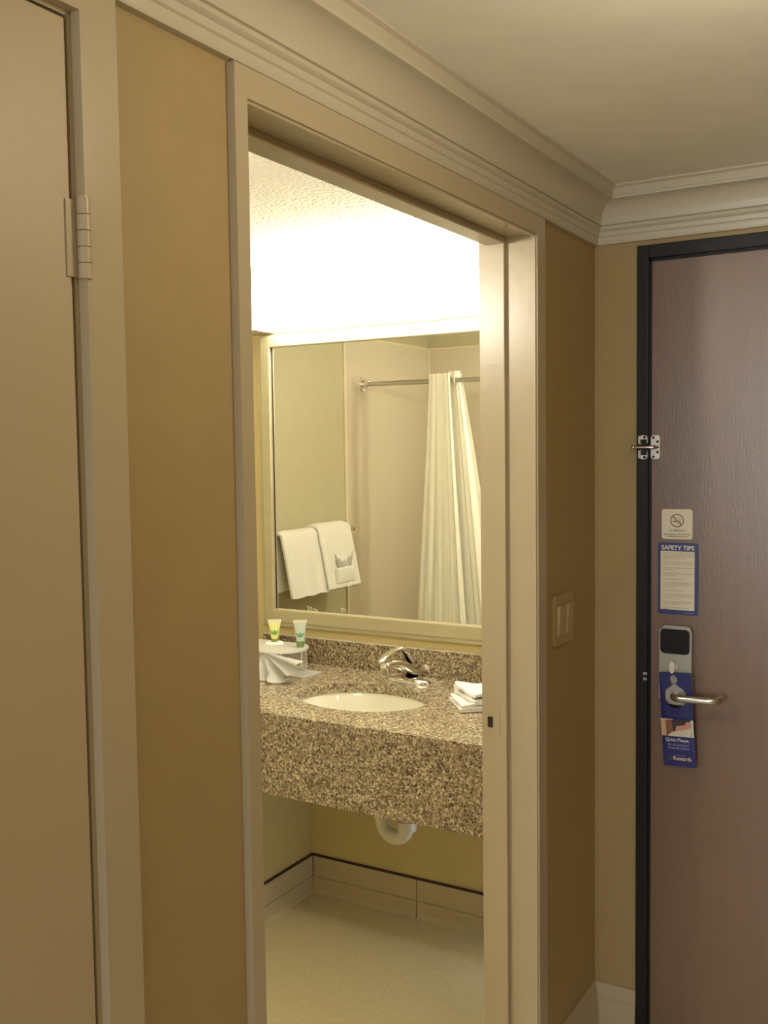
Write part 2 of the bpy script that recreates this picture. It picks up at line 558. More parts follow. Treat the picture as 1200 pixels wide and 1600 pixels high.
# ------------------------------------------------------------------ closet door
d1 = empty('door_1', (0.56, D, 0))
tag(d1, 'cream painted closet door with white hinge beside the tan wall', 'closet door', kind='structure')
box('door_panel', CL + 0.004, 0.776, D, D + 0.034, 0.012, 2.026, 'closet', d1, 0.002)
hg = empty('hinge', (0.785, 0.838, 1.752))
hg.parent = d1
hg.location = Vector(hg['_org']) - d1.location
hx, hy = 0.7865, D - 0.0085
for k in range(5):
    z0 = 1.752 + k * 0.0172
    tube('knuckle', [(hx, hy, z0 + 0.0004), (hx, hy, z0 + 0.0168)], 0.0075, 'trim', hg, 16)
box('hinge_leaf', 0.768, hx, D - 0.0022, D - 0.0004, 1.754, 1.836, 'trim', hg)
tube('pin_cap', [(hx, hy, 1.838), (hx, hy, 1.841)], 0.006, 'trim', hg, 12)
t4 = empty('trim_4', (0.56, D, 0))
tag(t4, 'cream flat casing around the closet door', 'door casing', kind='structure')
for ol in ([(0.785, 0), (0.838, 0), (0.838, 2.064), (0.785, 2.034)], [(0.280, 0), (0.330, 0), (0.330, 2.034), (0.280, 2.064)],
           [(0.280, 2.064), (0.330, 2.034), (0.785, 2.034), (0.838, 2.064)]):
    bm = bmesh.new()
    prism(bm, ol, 'y', FY, D)
    link('casing_board', bm, 'trim', t4)
boxes('jamb', [(0.780, CR, D + 0.001, YB, 0, CT)], 'trim', t4)
boxes('jamb', [(CL, 0.780, D + 0.001, YB, 2.029, CT)], 'trim', t4)
box('closet_back', CL, CR, YB - 0.012, YB - 0.002, 0, CT, 'hole', t4)

# ------------------------------------------------------------------ entry door
d2 = empty('door_2', (XW, 0.25, 0))
tag(d2, 'brown laminate entry door in a dark metal frame with lever lock', 'entry door', kind='structure')
DX = XW + 0.004            # face of the slab
box('door_slab', DX, DX + 0.044, -0.206, 0.700, 0.01, 2.017, 'door', d2)
bm = bmesh.new()
add_box(bm, XW - 0.012, XW + 0.05, 0.704, 0.733, 0, 2.054, 0.002)
add_box(bm, XW - 0.012, XW + 0.05, -0.240, -0.211, 0, 2.054, 0.002)
add_box(bm, XW - 0.012, XW + 0.05, -0.211, 0.704, 2.021, 2.054, 0.002)
fr = link('door_frame', bm, 'dark_frame', d2)
fr['label'] = 'dark brown metal door frame'
boxes('weather_strip', [(XW - 0.004, XW + 0.004, 0.699, 0.704, 0, 2.021), (XW - 0.004, XW + 0.004, -0.211, 0.704, 2.015, 2.021)], 'black_plastic', d2)
stk = boxes('strike_plate', [(XW - 0.013, XW - 0.011, 0.7045, 0.7145, 0.9905, 0.9975), (XW - 0.013, XW - 0.011, 0.7045, 0.7145, 0.9770, 0.9835)], 'steel', d2)

lk = plate('lock_plate', rrect(0.594, 0.673, 0.925, 1.121, 0.012), 'x', DX - 0.022, DX, 'lock_silver', d2, 0.006)
lk['label'] = 'satin silver lock plate with black reader window'
plate('reader_window', rrect(0.5985, 0.6695, 1.052, 1.113, 0.010), 'x', DX - 0.0255, DX - 0.020, 'black_plastic', lk, 0.0015)
bm = bmesh.new()
prism(bm, [(0.637 + 0.0068 * math.cos(R(a)), 1.021 + 0.0155 * math.sin(R(a))) for a in range(0, 360, 20)], 'x', DX - 0.040, DX - 0.026)
add_tube(bm, [(DX - 0.027, 0.637, 1.021), (DX - 0.021, 0.637, 1.021)], 0.010, 18)
link('thumb_turn', bm, 'plate_silver', lk, smooth=True)
LVX = DX - 0.066           # centre line of the lever bar
pts = [(DX - 0.018, 0.630, 0.952), (DX - 0.045, 0.630, 0.952)]
for k in range(1, 7):
    a = R(90 * k / 6)
    pts.append((DX - 0.045 - 0.021 * math.sin(a), 0.630 - 0.021 * (1 - math.cos(a)), 0.952))
pts += [(LVX, 0.580, 0.953), (LVX, 0.545, 0.954)]
for k in range(1, 7):
    a = R(90 * k / 6)
    pts.append((LVX + 0.022 * (1 - math.cos(a)), 0.545 - 0.024 * math.sin(a), 0.954))
pts.append((DX - 0.030, 0.521, 0.954))
tube('lever', pts, 0.0088, 'steel', lk, 16)
tube('rose', [(DX - 0.022, 0.630, 0.952), (DX - 0.029, 0.630, 0.952)], [0.027, 0.0255], 'lock_silver', lk, 28)

# swing bar guard across frame and door
gd = empty('swing_bar_guard', (XW - 0.012, 0.705, 1.531))
tag(gd, 'chrome swing bar door guard screwed on dark frame and brown door', 'door guard')
bm = bmesh.new()
prism(bm, rrect(0.6765, 0.6985, 1.531, 1.590, 0.007), 'x', XW - 0.006, DX)
link('door_plate', bm, 'plate_silver', gd)
for yy, zz in ((0.692, 1.584), (0.682, 1.574), (0.682, 1.548), (0.692, 1.537)):
    tube('screw', [(XW - 0.0075, yy, zz), (XW - 0.005, yy, zz)], 0.0032, 'hole', gd, 12)
for z0, z1 in ((1.566, 1.590), (1.531, 1.555)):
    bm = bmesh.new()
    prism(bm, rrect(0.7045, 0.7245, z0, z1, 0.007), 'x', XW - 0.018, XW - 0.0115)
    zc = z1 - 0.005 if z0 > 1.55 else z0 + 0.005
    add_box(bm, XW - 0.030, XW - 0.017, 0.7195, 0.7235, z0 + 0.002, z1 - 0.002, 0.001)
    link('frame_plate', bm, 'plate_silver', gd)
    zk = (z0, z0 + 0.014) if z0 > 1.55 else (z1 - 0.014, z1)
    box('keeper_slot', XW - 0.0195, XW - 0.0175, 0.7055, 0.7190, zk[0], zk[1], 'black_plastic', gd)
    tube('screw', [(XW - 0.0195, 0.711, zc), (XW - 0.017, 0.711, zc)], 0.0034, 'hole', gd, 12)
bm = bmesh.new()
add_tube(bm, [(XW - 0.026, 0.735, 1.5605), (XW - 0.026, 0.700, 1.5605), (XW - 0.022, 0.690, 1.5605), (XW - 0.010, 0.679, 1.5605)], [0.0030, 0.0034, 0.0055, 0.0022], 14)
bmesh.ops.create_uvsphere(bm, u_segments=14, v_segments=10, radius=0.0058, matrix=Matrix.Translation((XW - 0.026, 0.737, 1.5605)))
link('swing_bar', bm, 'steel', gd, smooth=True)

# ------------------------------------------------------------------ lettering


def text(parent, s, size, loc, m, align='LEFT', width=None, bold=0.0, spacing=1.0, line=1.0, tilt=0.0, name='lettering', fit=None, shear=0.0):
    """flat print on a face turned towards -x: text runs towards -y and up is +z; loc is in world coordinates"""
    c = bpy.data.curves.new(name, 'FONT')
    c.body = s
    c.size = size
    c.align_x = align
    c.resolution_u = 2
    c.offset = bold
    c.space_character = spacing
    c.space_line = line
    c.shear = shear
    tmp = bpy.data.objects.new(name, c)
    COL.objects.link(tmp)
    bpy.context.view_layer.update()
    me = bpy.data.meshes.new_from_object(tmp.evaluated_get(bpy.context.evaluated_depsgraph_get()))
    bpy.data.objects.remove(tmp)
    xs = [v.co.x for v in me.vertices]
    k = 1.0
    if fit and xs:
        k = fit / (max(xs) - min(xs))
    for v in me.vertices:
        x, y = v.co.x * k, v.co.y
        v.co = Vector((0.0, -x, y))
    me.materials.clear()
    me.materials.append(M[m])
    o = bpy.data.objects.new(name, me)
    COL.objects.link(o)
    o.parent = parent
    o.location = Vector(loc) - Vector(parent['_org'])
    o.rotation_euler = (tilt, 0, 0)
    o['_org'] = tuple(loc)
    return o


# no smoking sign
s1 = plate('no_smoking_sign', rrect(0.598, 0.673, 1.3335, 1.4075, 0.006), 'x', DX - 0.002, DX, 'sign_cream')
tag(s1, 'small square cream no smoking sign on the brown door', 'sign')
sxf = DX - 0.0023
cy, cz, ro = 0.6355, 1.3795, 0.0165


def ring_bm(cy, cz, ro, ri, x, n=40):
    bm = bmesh.new()
    a = [bm.verts.new((x, cy + ro * math.cos(2 * math.pi * k / n), cz + ro * math.sin(2 * math.pi * k / n))) for k in range(n)]
    b = [bm.verts.new((x, cy + ri * math.cos(2 * math.pi * k / n), cz + ri * math.sin(2 * math.pi * k / n))) for k in range(n)]
    for k in range(n):
        bm.faces.new((a[k], a[(k + 1) % n], b[(k + 1) % n], b[k]))
    return bm


def poly(bm, pts, x):
    return bm.faces.new([bm.verts.new((x, y, z)) for y, z in pts])


bm = ring_bm(cy, cz, ro, ro - 0.0023, sxf - 0.0003)
q = 0.7071 * (ro - 0.001)
e2 = 0.0009
poly(bm, [(cy + q - e2, cz + q + e2), (cy + q + e2, cz + q - e2), (cy - q + e2, cz - q - e2), (cy - q - e2, cz - q + e2)], sxf - 0.0003)
link('prohibition_ring', bm, 'ink_red', s1)
bm = bmesh.new()
poly(bm, [(cy + 0.0100, cz - 0.0012), (cy + 0.0006, cz - 0.0012), (cy + 0.0006, cz - 0.0034), (cy + 0.0100, cz - 0.0034)], sxf)
poly(bm, [(cy - 0.0050, cz - 0.0012), (cy - 0.0066, cz - 0.0012), (cy - 0.0066, cz - 0.0034), (cy - 0.0050, cz - 0.0034)], sxf)
poly(bm, [(cy - 0.0074, cz - 0.0012), (cy - 0.0088, cz - 0.0012), (cy - 0.0088, cz - 0.0034), (cy - 0.0074, cz - 0.0034)], sxf)
link('cigarette', bm, 'ink_dark', s1)
bm = bmesh.new()
for off in (0.0, 0.0022):
    pp = [(cy - 0.0070 + off, cz - 0.000), (cy - 0.0076 + off, cz + 0.003), (cy - 0.0058 + off, cz + 0.0055), (cy - 0.0026 + off, cz + 0.0060), (cy - 0.0008 + off, cz + 0.0085)]
    for a, b in zip(pp, pp[1:]):
        poly(bm, [(a[0] - 0.0004, a[1]), (b[0] - 0.0004, b[1]), (b[0] + 0.0004, b[1] + 0.0003), (a[0] + 0.0004, a[1] + 0.0003)], sxf)
link('smoke_lines', bm, 'ink_grey', s1)
text(s1, 'NO SMOKING', 0.0050, (sxf, 0.6355, 1.3530), 'ink_dark', 'CENTER', bold=0.0001, fit=0.040)
text(s1, 'Smoking in this room will result', 0.0044, (sxf, 0.6355, 1.3445), 'ink_dark', 'CENTER', bold=0.00008, fit=0.066)
text(s1, 'in a $250.00 cleaning fee.', 0.0044, (sxf, 0.6355, 1.3390), 'ink_dark', 'CENTER', bold=0.00008, fit=0.055)

# safety tips sign
s2 = plate('safety_sign', rrect(0.584, 0.682, 1.146, 1.3245, 0.005), 'x', DX - 0.002, DX, 'sign_blue')
tag(s2, 'tall blue safety tips sign with cream text panel', 'sign')
pn = plate('text_panel', [(0.5925, 1.158), (0.5925, 1.3035), (0.6755, 1.3035), (0.6755, 1.158)], 'x', DX - 0.0024, DX - 0.0015, 'sign_cream', s2)
pn['label'] = 'cream panel with small print'
text(s2, 'SAFETY TIPS', 0.0150, (DX - 0.0026, 0.6335, 1.3072), 'ink_white', 'CENTER', bold=0.00035, fit=0.080)
tips = [['Do not answer the door in a hotel or motel room without', 'verifying who it is. If a person claims to be an employee,', 'call the front desk and ask if someone from their staff is', 'supposed to have access to your room.'],
        ['When returning to your hotel or motel late in the evening,', 'use the main entrance. Be observant in parking lots.'],
        ['Close the door securely whenever you are in your room', 'and use all locks.'],
        ['Do not needlessly display guest room keys in public or', 'carelessly leave them.'],
        ['Do not invite strangers to your room.'],
        ['Do not draw attention to yourself by displaying large', 'amounts of cash. Place all valuables in the hotel or', 'motel safe deposit box.'],
        ['Do not leave valuables in your vehicle.'],
        ['Check to see that any sliding glass doors or windows', 'and any connecting room doors are locked when you', 'leave or are in your room.'],
        ['If you see any suspicious activity, please report your', 'observations to management.'],
        ['Remember that you are responsible for your', 'own safety.']]
zz = 1.2985
for i, para in enumerate(tips):
    text(s2, '%d.' % (i + 1), 0.0034, (DX - 0.0026, 0.6735, zz), 'ink_grey')
    for ln in para:
        text(s2, ln, 0.0034, (DX - 0.0026, 0.6695, zz), 'ink_grey', bold=0.00003)
        zz -= 0.00455
    zz -= 0.0050
text(s2, 'www.ahla.com', 0.0042, (DX - 0.0023, 0.5925, 1.1505), 'ink_lilac', 'RIGHT')

# quiet please door hanger on the lever, slightly tilted
tilt = R(-2.4)
hc = Vector((DX - 0.033, 0.6345, 0.883))
hgx = hc.x
ho = empty('door_hanger', (hgx, 0.6345, 0.771))
tag(ho, 'blue cardboard quiet please hanger on the silver lever', 'door hanger')
hy0, hy1, hz0, hz1 = 0.589, 0.668, 0.770, 1.007
slot_c = (0.630, 0.950)


def hang_card():
    """card outline with a round hole for the lever and a small notch hole above it, as a solid sheet"""
    outer = rrect(hy0, hy1, hz0, hz1, 0.004, 3)
    # keyhole: big circle at the lever joined by a neck to a small circle above
    hole = []
    for a in range(-60, 241, 15):
        hole.append((slot_c[0] + 0.0285 * math.cos(R(a + 0)), slot_c[1] - 0.002 + 0.0285 * math.sin(R(a)))) if not 70 < a < 110 else None
    bm = bmesh.new()
    big = [(slot_c[0] + 0.0275 * math.cos(R(a)), slot_c[1] - 0.003 + 0.0275 * math.sin(R(a))) for a in range(110, 431, 16)]
    small = [(slot_c[0] + 0.004 + 0.0100 * math.cos(R(a)), slot_c[1] + 0.0395 + 0.0110 * math.sin(R(a))) for a in range(-60, 241, 20)]
    inner = big + small
    def loop(pts, x):
        vs = [bm.verts.new((x, y, z)) for y, z in pts]
        es = [bm.edges.new((vs[i], vs[(i + 1) % len(vs)])) for i in range(len(vs))]
        return vs, es
    for x in (hgx, hgx + 0.0012):
        v1, e1 = loop(outer, x)
        v2, e2_ = loop(inner, x)
        bmesh.ops.triangle_fill(bm, use_beauty=True, use_dissolve=False, edges=e1 + e2_)
        if x == hgx:
            fo, fi = v1, v2
        else:
            for A, B in ((fo, v1), (fi, v2)):
                for i in range(len(A)):
                    bm.faces.new((A[i], A[(i + 1) % len(A)], B[(i + 1) % len(B)], B[i]))
    # lean the lower end towards the door a little and tilt
    for v in bm.verts:
        if v.co.z < 0.90:
            v.co.x += (0.90 - v.co.z) * 0.10
    return bm


bm = hang_card()
rot = Matrix.Translation((hgx, 0.630, 0.952)) @ Matrix.Rotation(tilt, 4, 'X') @ Matrix.Translation((-hgx, -0.630, -0.952))
bmesh.ops.transform(bm, matrix=rot, verts=bm.verts[:])
card = link('card', bm, 'hanger_blue', ho)


def flat(name, pts, m, lift):
    bm = bmesh.new()
    vs = []
    for y, z in pts:
        x = hgx + (max(0.90 - z, 0) * 0.10) - lift
        vs.append(bm.verts.new(rot @ Vector((x, y, z))))
    bm.faces.new(vs)
    return link(name, bm, m, ho)


pz0, pz1 = 0.848, 0.892
flat('photo_print', [(hy0, pz0), (hy1, pz0), (hy1, pz1), (hy0, pz1)], 'photo_dark', 0.0008)
flat('headboard_print', [(0.656, pz0), (hy1, pz0), (hy1, pz1), (0.656, pz1)], 'photo_tan', 0.0011)
flat('headboard_print', [(0.638, pz0 + 0.004 * 1.45), (0.655, pz0 + 0.001 * 1.45), (0.655, pz1 - 0.002), (0.642, pz1 - 0.003)], 'photo_brown', 0.0011)
flat('face_print', [(0.634, pz0 + 0.013), (0.610, pz0 + 0.016), (0.597, pz0 + 0.020), (0.596, pz0 + 0.038), (0.605, pz0 + 0.039), (0.611, pz0 + 0.030), (0.622, pz0 + 0.028), (0.631, pz0 + 0.026)], 'photo_skin', 0.0013)
flat('sheet_print', [(0.654, pz0), (0.5955, pz0), (0.5955, pz0 + 0.025), (0.609, pz0 + 0.017), (0.626, pz0 + 0.0150), (0.642, pz0 + 0.011)], 'photo_sheet', 0.0016)
flat('headboard_print', [(hy0, pz0), (0.5945, pz0), (0.5955, pz1), (hy0, pz1)], 'photo_sheet', 0.0017)
flat('sheet_print', [(hy1, pz1 - 0.003), (0.640, pz1 - 0.002), (0.637, pz1), (hy1, pz1)], 'photo_sheet', 0.0018)


def card_text(s, size, y, z, m, fit, **kw):
    p = rot @ Vector((hgx + (max(0.90 - z, 0) * 0.10) - 0.0008, y, z))
    o = text(ho, s, size, p, m, 'CENTER', fit=fit, **kw)
    o.rotation_euler = (tilt, R(-5.7), 0)
    return o


card_text('Quiet Please.', 0.0125, 0.630, 0.8345, 'ink_white', 0.0580, bold=0.0001)
card_text("I'm dreaming of", 0.0092, 0.629, 0.8235, 'ink_lilac', 0.0510)
card_text('Rewards points!', 0.0092, 0.628, 0.8150, 'ink_lilac', 0.0520)
card_text('Best Western', 0.0045, 0.624, 0.7985, 'ink_lilac', 0.0250)
card_text('Rewards', 0.0150, 0.621, 0.7865, 'ink_gold', 0.0440, bold=0.0002)
bm = bmesh.new()
for k in range(3):
    y0 = 0.656 - 0.004 * k
    for a, b in (((y0, 0.7870), (y0 - 0.003, 0.7935)), ((y0 - 0.003, 0.7870), (y0 - 0.0042, 0.7910))):
        vs = [rot @ Vector((hgx + (0.90 - z) * 0.10 - 0.0008, y, z)) for y, z in ((a[0] + 0.0005, a[1]), (a[0] - 0.0005, a[1]), (b[0] - 0.0005, b[1]), (b[0] + 0.0005, b[1]))]
        bm.faces.new([bm.verts.new(v) for v in vs])
link('script_mark', bm, 'ink_grey', ho)

# ------------------------------------------------------------------ light switch on the hallway wall
sw = plate('light_switch', [(x, z) for x, z in rrect(2.188, 2.312, 1.100, 1.216, 0.006)], 'y', D - 0.007, D, 'switch', None, 0.003)
tag(sw, 'beige two rocker light switch plate beside the bathroom doorway', 'light switch')
for x0 in (2.205, 2.262):
    bm = bmesh.new()
    prism(bm, [(D - 0.006, 1.121), (D - 0.009, 1.121), (D - 0.0145, 1.193), (D - 0.006, 1.193)], 'x', x0, x0 + 0.033)
    link('rocker', bm, 'rocker', sw)

# ------------------------------------------------------------------ hallway ceiling lamp (out of view above the camera)
hl = empty('ceiling_lamp', (1.15, 0.14, HC))
tag(hl, 'round frosted ceiling lamp in the hallway', 'ceiling lamp')
bm = bmesh.new()
add_tube(bm, [(1.15, 0.14, HC), (1.15, 0.14, HC - 0.015)], 0.112, 40)
link('lamp_base', bm, 'lamp_metal', hl, smooth=True)
bm = bmesh.new()
pr = [(0.108, 0.015), (0.11, 0.04), (0.10, 0.065), (0.06, 0.082), (0.001, 0.088)]
add_tube(bm, [(1.15, 0.14, HC - h) for r_, h in pr], [r_ for r_, h in pr], 40)
link('lamp_shade', bm, 'dome_on', hl, smooth=True)
pl = bpy.data.lights.new('lamp_bulb', 'POINT')
pl.energy = HALL_LAMP
pl.color = (1.0, 0.87, 0.64)
pl.shadow_soft_size = 0.03
po = bpy.data.objects.new('lamp_bulb', pl)
COL.objects.link(po)
po.location = (1.15, 0.14, HC - 0.12)
pl = bpy.data.lights.new('bedroom_bulb', 'POINT')
pl.energy = ROOM_LAMP
pl.color = (1.0, 0.82, 0.58)
pl.shadow_soft_size = 0.15
po = bpy.data.objects.new('bedroom_bulb', pl)
COL.objects.link(po)
po.location = (-1.8, -0.4, 1.25)

# ------------------------------------------------------------------ bathroom shell
w = box('wall_mirror', XM, XM + 0.12, YB, YF + 0.12, 0, BC, 'vanity_wall_lightened')
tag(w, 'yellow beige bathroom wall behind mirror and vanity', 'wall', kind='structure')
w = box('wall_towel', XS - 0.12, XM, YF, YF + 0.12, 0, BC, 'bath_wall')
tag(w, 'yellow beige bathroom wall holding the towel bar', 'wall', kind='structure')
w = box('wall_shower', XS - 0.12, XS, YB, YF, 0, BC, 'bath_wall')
tag(w, 'bathroom wall at the back of the shower', 'wall', kind='structure')
c = box('ceiling_bathroom', XS - 0.12, XM + 0.12, YB, YF + 0.12, BC, BC + 0.02, 'popcorn')
tag(c, 'white popcorn textured bathroom ceiling', 'ceiling', kind='structure')
w = box('wall_support', 2.36, XM, 2.015, 2.14, 0, 0.787, 'vanity_wall_lightened')
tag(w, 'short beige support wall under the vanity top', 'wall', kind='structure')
ss = empty('wall_surround', (1.0, YF, 0))
tag(ss, 'pale pinkish beige shower wall panels seen in the mirror', 'shower surround', kind='structure')
w = box('wall_partition', XS, 1.33, 1.06, 1.16, 0, BC, 'bath_wall')
tag(w, 'short bathroom wall closing the end of the shower', 'wall', kind='structure')
YR = 1.16
box('panel', XS + 0.006, 1.445, YF - 0.006, YF, 0.0, 2.130, 'surround', ss)
box('panel', XS, XS + 0.006, 1.162, YF - 0.006, 0.0, 2.130, 'surround', ss)
box('edge_strip', 1.440, 1.456, YF - 0.010, YF, 0, 2.136, 'surround_trim', ss, 0.002)
box('corner_strip', XS + 0.006, XS + 0.018, YF - 0.018, YF - 0.006, 0, 2.130, 'surround_trim', ss, 0.002)
box('top_strip', XS + 0.006, 1.440, YF - 0.010, YF, 2.128, 2.140, 'surround_trim', ss, 0.002)
box('top_strip', XS, XS + 0.010, 1.162, YF - 0.010, 2.128, 2.140, 'surround_trim', ss, 0.002)

# tile base: upper tiles, lower tiles, grout backing, caulk line on top
tb = empty('baseboard_back', (XM, 1.5, 0))
tag(tb, 'two row cream tile base along the wall under the vanity', 'tile base', kind='structure')
box('grout', XM - 0.006, XM, YB, 2.015, 0, 0.131, 'grout', tb)
joints = [YB, 1.185, 1.585, 1.985, 2.004]
for a, b in ((YB, 1.184), (1.186, 1.584), (1.586, 2.004)):
    box('tile', XM - 0.0105, XM - 0.002, a + 0.0006, b - 0.0006, 0.0575, 0.1290, 'tile', tb, 0.001, 1)
    bm = bmesh.new()
    prism(bm, [(XM - 0.002, 0.0), (XM - 0.019, 0.0), (XM - 0.0130, 0.008), (XM - 0.0108, 0.018), (XM - 0.0105, 0.0563), (XM - 0.002, 0.0563)], 'y', a + 0.0008, b - 0.0008)
    link('tile', bm, 'tile', tb)
cl = box('caulk_line', XM - 0.0085, XM, YB, 2.015, 0.1285, 0.1345, 'caulk', tb)
cl['label'] = 'dark brown caulk line'
tb2 = empty('baseboard_support', (2.6, 2.015, 0))
tag(tb2, 'tile base on the short support wall under the vanity', 'tile base', kind='structure')
box('grout', 2.36, XM - 0.012, 2.009, 2.015, 0, 0.131, 'grout', tb2)
for a, b in ((2.36, 2.462), (2.464, XM - 0.011)):
    box('tile', a, b, 2.0045, 2.013, 0.0575, 0.1290, 'tile', tb2, 0.001, 1)
    bm = bmesh.new()
    prism(bm, [(2.013, 0.0), (1.996, 0.0), (2.002, 0.008), (2.0042, 0.018), (2.0045, 0.0563), (2.013, 0.0563)], 'x', a, b)
    link('tile', bm, 'tile', tb2)
box('caulk_line', 2.36, XM - 0.010, 2.0065, 2.015, 0.1285, 0.1345, 'caulk', tb2)

# ------------------------------------------------------------------ vanity: granite top with oval cut-out, apron, backsplash, basin
CZ = 0.823
X0, X1, Y0, Y1 = 2.244, XM, YB + 0.001, 2.200
SC, SA, SB = (2.528, 1.578), 0.157, 0.212
va = empty('vanity', (2.56, 1.58, 0.587))
tag(va, 'speckled brown granite vanity with apron and undermount basin', 'vanity')
NS = 64


def holed_slab(z0, z1):
    bm = bmesh.new()
    per = []
    for k in range(NS):
        a = 2 * math.pi * k / NS
        c, s = math.cos(a), math.sin(a)
        tx = ((X1 - SC[0]) / c) if c > 1e-9 else (((X0 - SC[0]) / c) if c < -1e-9 else 1e9)
        ty = ((Y1 - SC[1]) / s) if s > 1e-9 else (((Y0 - SC[1]) / s) if s < -1e-9 else 1e9)
        tt = min(tx, ty)
        per.append((SC[0] + c * tt, SC[1] + s * tt))
    # move the nearest ring points onto the corners
    for cx_, cy_ in ((X0, Y0), (X0, Y1), (X1, Y0), (X1, Y1)):
        k = min(range(NS), key=lambda i: (per[i][0] - cx_) ** 2 + (per[i][1] - cy_) ** 2)
        per[k] = (cx_, cy_)
    ell = [(SC[0] + SA * math.cos(2 * math.pi * k / NS), SC[1] + SB * math.sin(2 * math.pi * k / NS)) for k in range(NS)]
    ro_t = [bm.verts.new((x, y, z1)) for x, y in per]
    ro_b = [bm.verts.new((x, y, z0)) for x, y in per]
    ri_t = [bm.verts.new((x, y, z1)) for x, y in ell]
    ri_b = [bm.verts.new((x, y, z0)) for x, y in ell]
    for k in range(NS):
        j = (k + 1) % NS
        bm.faces.new((ro_t[k], ro_t[j], ri_t[j], ri_t[k]))
        bm.faces.new((ro_b[k], ro_b[j], ri_b[j], ri_b[k]))
        bm.faces.new((ro_t[k], ro_t[j], ro_b[j], ro_b[k]))
        bm.faces.new((ri_t[k], ri_t[j], ri_b[j], ri_b[k]))
    return bm


link('countertop', holed_slab(CZ - 0.028, CZ), 'granite', va)
box('apron', X0 + 0.0015, X0 + 0.022, Y0, Y1, 0.587, CZ - 0.0285, 'granite', va, 0.0015)
box('backsplash', XM - 0.022, XM, Y0, 2.196, CZ, 0.911, 'granite', va, 0.0015)
bs = box('caulk_line', XM - 0.020, XM, Y0, 2.196, 0.911, 0.9130, 'tube_white', va)
bm = bmesh.new()
prof = [(1.0, CZ - 0.028), (1.03, CZ - 0.029), (0.99, CZ - 0.040), (0.95, CZ - 0.075), (0.86, CZ - 0.115), (0.66, CZ - 0.145), (0.36, CZ - 0.158), (0.10, CZ - 0.162)]
prev = None
for s_, z_ in prof:
    ring = [bm.verts.new((SC[0] + SA * s_ * math.cos(2 * math.pi * k / NS), SC[1] + SB * s_ * math.sin(2 * math.pi * k / NS), z_)) for k in range(NS)]
    if prev:
        for k in range(NS):
            bm.faces.new((prev[k], prev[(k + 1) % NS], ring[(k + 1) % NS], ring[k]))
    prev = ring
bm.faces.new(prev)
ba = link('basin', bm, 'porcelain', va, smooth=True, angle=60)
ba['label'] = 'off white oval porcelain basin'
tube('drain', [(SC[0], SC[1], CZ - 0.163), (SC[0], SC[1], CZ - 0.158)], 0.021, 'chrome', ba, 20)

# P-trap below the basin
pt = empty('drain_pipe', (2.56, 1.50, 0.37))
tag(pt, 'white plastic trap pipe hanging below the granite apron', 'drain pipe')
tx, ty0, ty1, zb = 2.56, 1.532, 1.447, 0.440
pts = [(SC[0], SC[1], CZ - 0.163), (SC[0], SC[1], 0.60), (tx, ty0 + 0.01, 0.53), (tx, ty0, 0.49), (tx, ty0, zb)]
rr = (ty0 - ty1) / 2
for k in range(1, 13):
    a = R(180 * k / 12)
    pts.append((tx, (ty0 + ty1) / 2 + rr * math.cos(a), zb - rr * math.sin(a)))
tube('trap_bend', pts, 0.0215, 'pvc', pt, 18)
tube('trap_arm', [(tx, ty1, zb), (tx, ty1, 0.475), (tx + 0.012, ty1, 0.492), (tx + 0.04, ty1, 0.50), (XM, ty1, 0.50)], 0.0215, 'pvc', pt, 18)
tube('coupling_nut', [(tx, ty1, 0.428), (tx, ty1, 0.456)], 0.0285, 'pvc', pt, 10)
tube('coupling_nut', [(tx, ty0, 0.452), (tx, ty0, 0.480)], 0.0285, 'pvc', pt, 10)

# ------------------------------------------------------------------ faucet
FYc = 1.553
fa = empty('faucet', (2.765, FYc, CZ))
tag(fa, 'chrome single lever faucet behind the oval basin', 'faucet')
bm = bmesh.new()
n = 36
lay = [(1.0, 0.0), (1.0, 0.005), (0.93, 0.010), (0.75, 0.013), (0.5, 0.016)]
prev = None
for s_, h in lay:
    ring = []
    for k in range(n):
        a = 2 * math.pi * k / n
        ca, sa = math.cos(a), math.sin(a)
        ring.append(bm.verts.new((2.765 + s_ * 0.030 * math.copysign(abs(ca) ** 0.8, ca), FYc + s_ * 0.079 * math.copysign(abs(sa) ** 0.8, sa), CZ + h)))
    if prev:
        for k in range(n):
            bm.faces.new((prev[k], prev[(k + 1) % n], ring[(k + 1) % n], ring[k]))
    prev = ring
bm.faces.new(prev)
link('base_plate', bm, 'chrome', fa, smooth=True, angle=50)


def section(bm, stations, n=20):
    """loft of ellipses: (x, z, half width in y, half height, slope angle)"""
    prev = None
    for x, z, wy, hz, ang in stations:
        ring = []
        for k in range(n):
            a = 2 * math.pi * k / n
            dv = hz * math.sin(a)
            ring.append(bm.verts.new((x - dv * math.sin(ang), FYc + wy * math.cos(a), z + dv * math.cos(ang))))
        if prev:
            for k in range(n):
                bm.faces.new((prev[k], prev[(k + 1) % n], ring[(k + 1) % n], ring[k]))
        else:
            bm.faces.new(ring)
        prev = ring
    bm.faces.new(prev)
    return bm


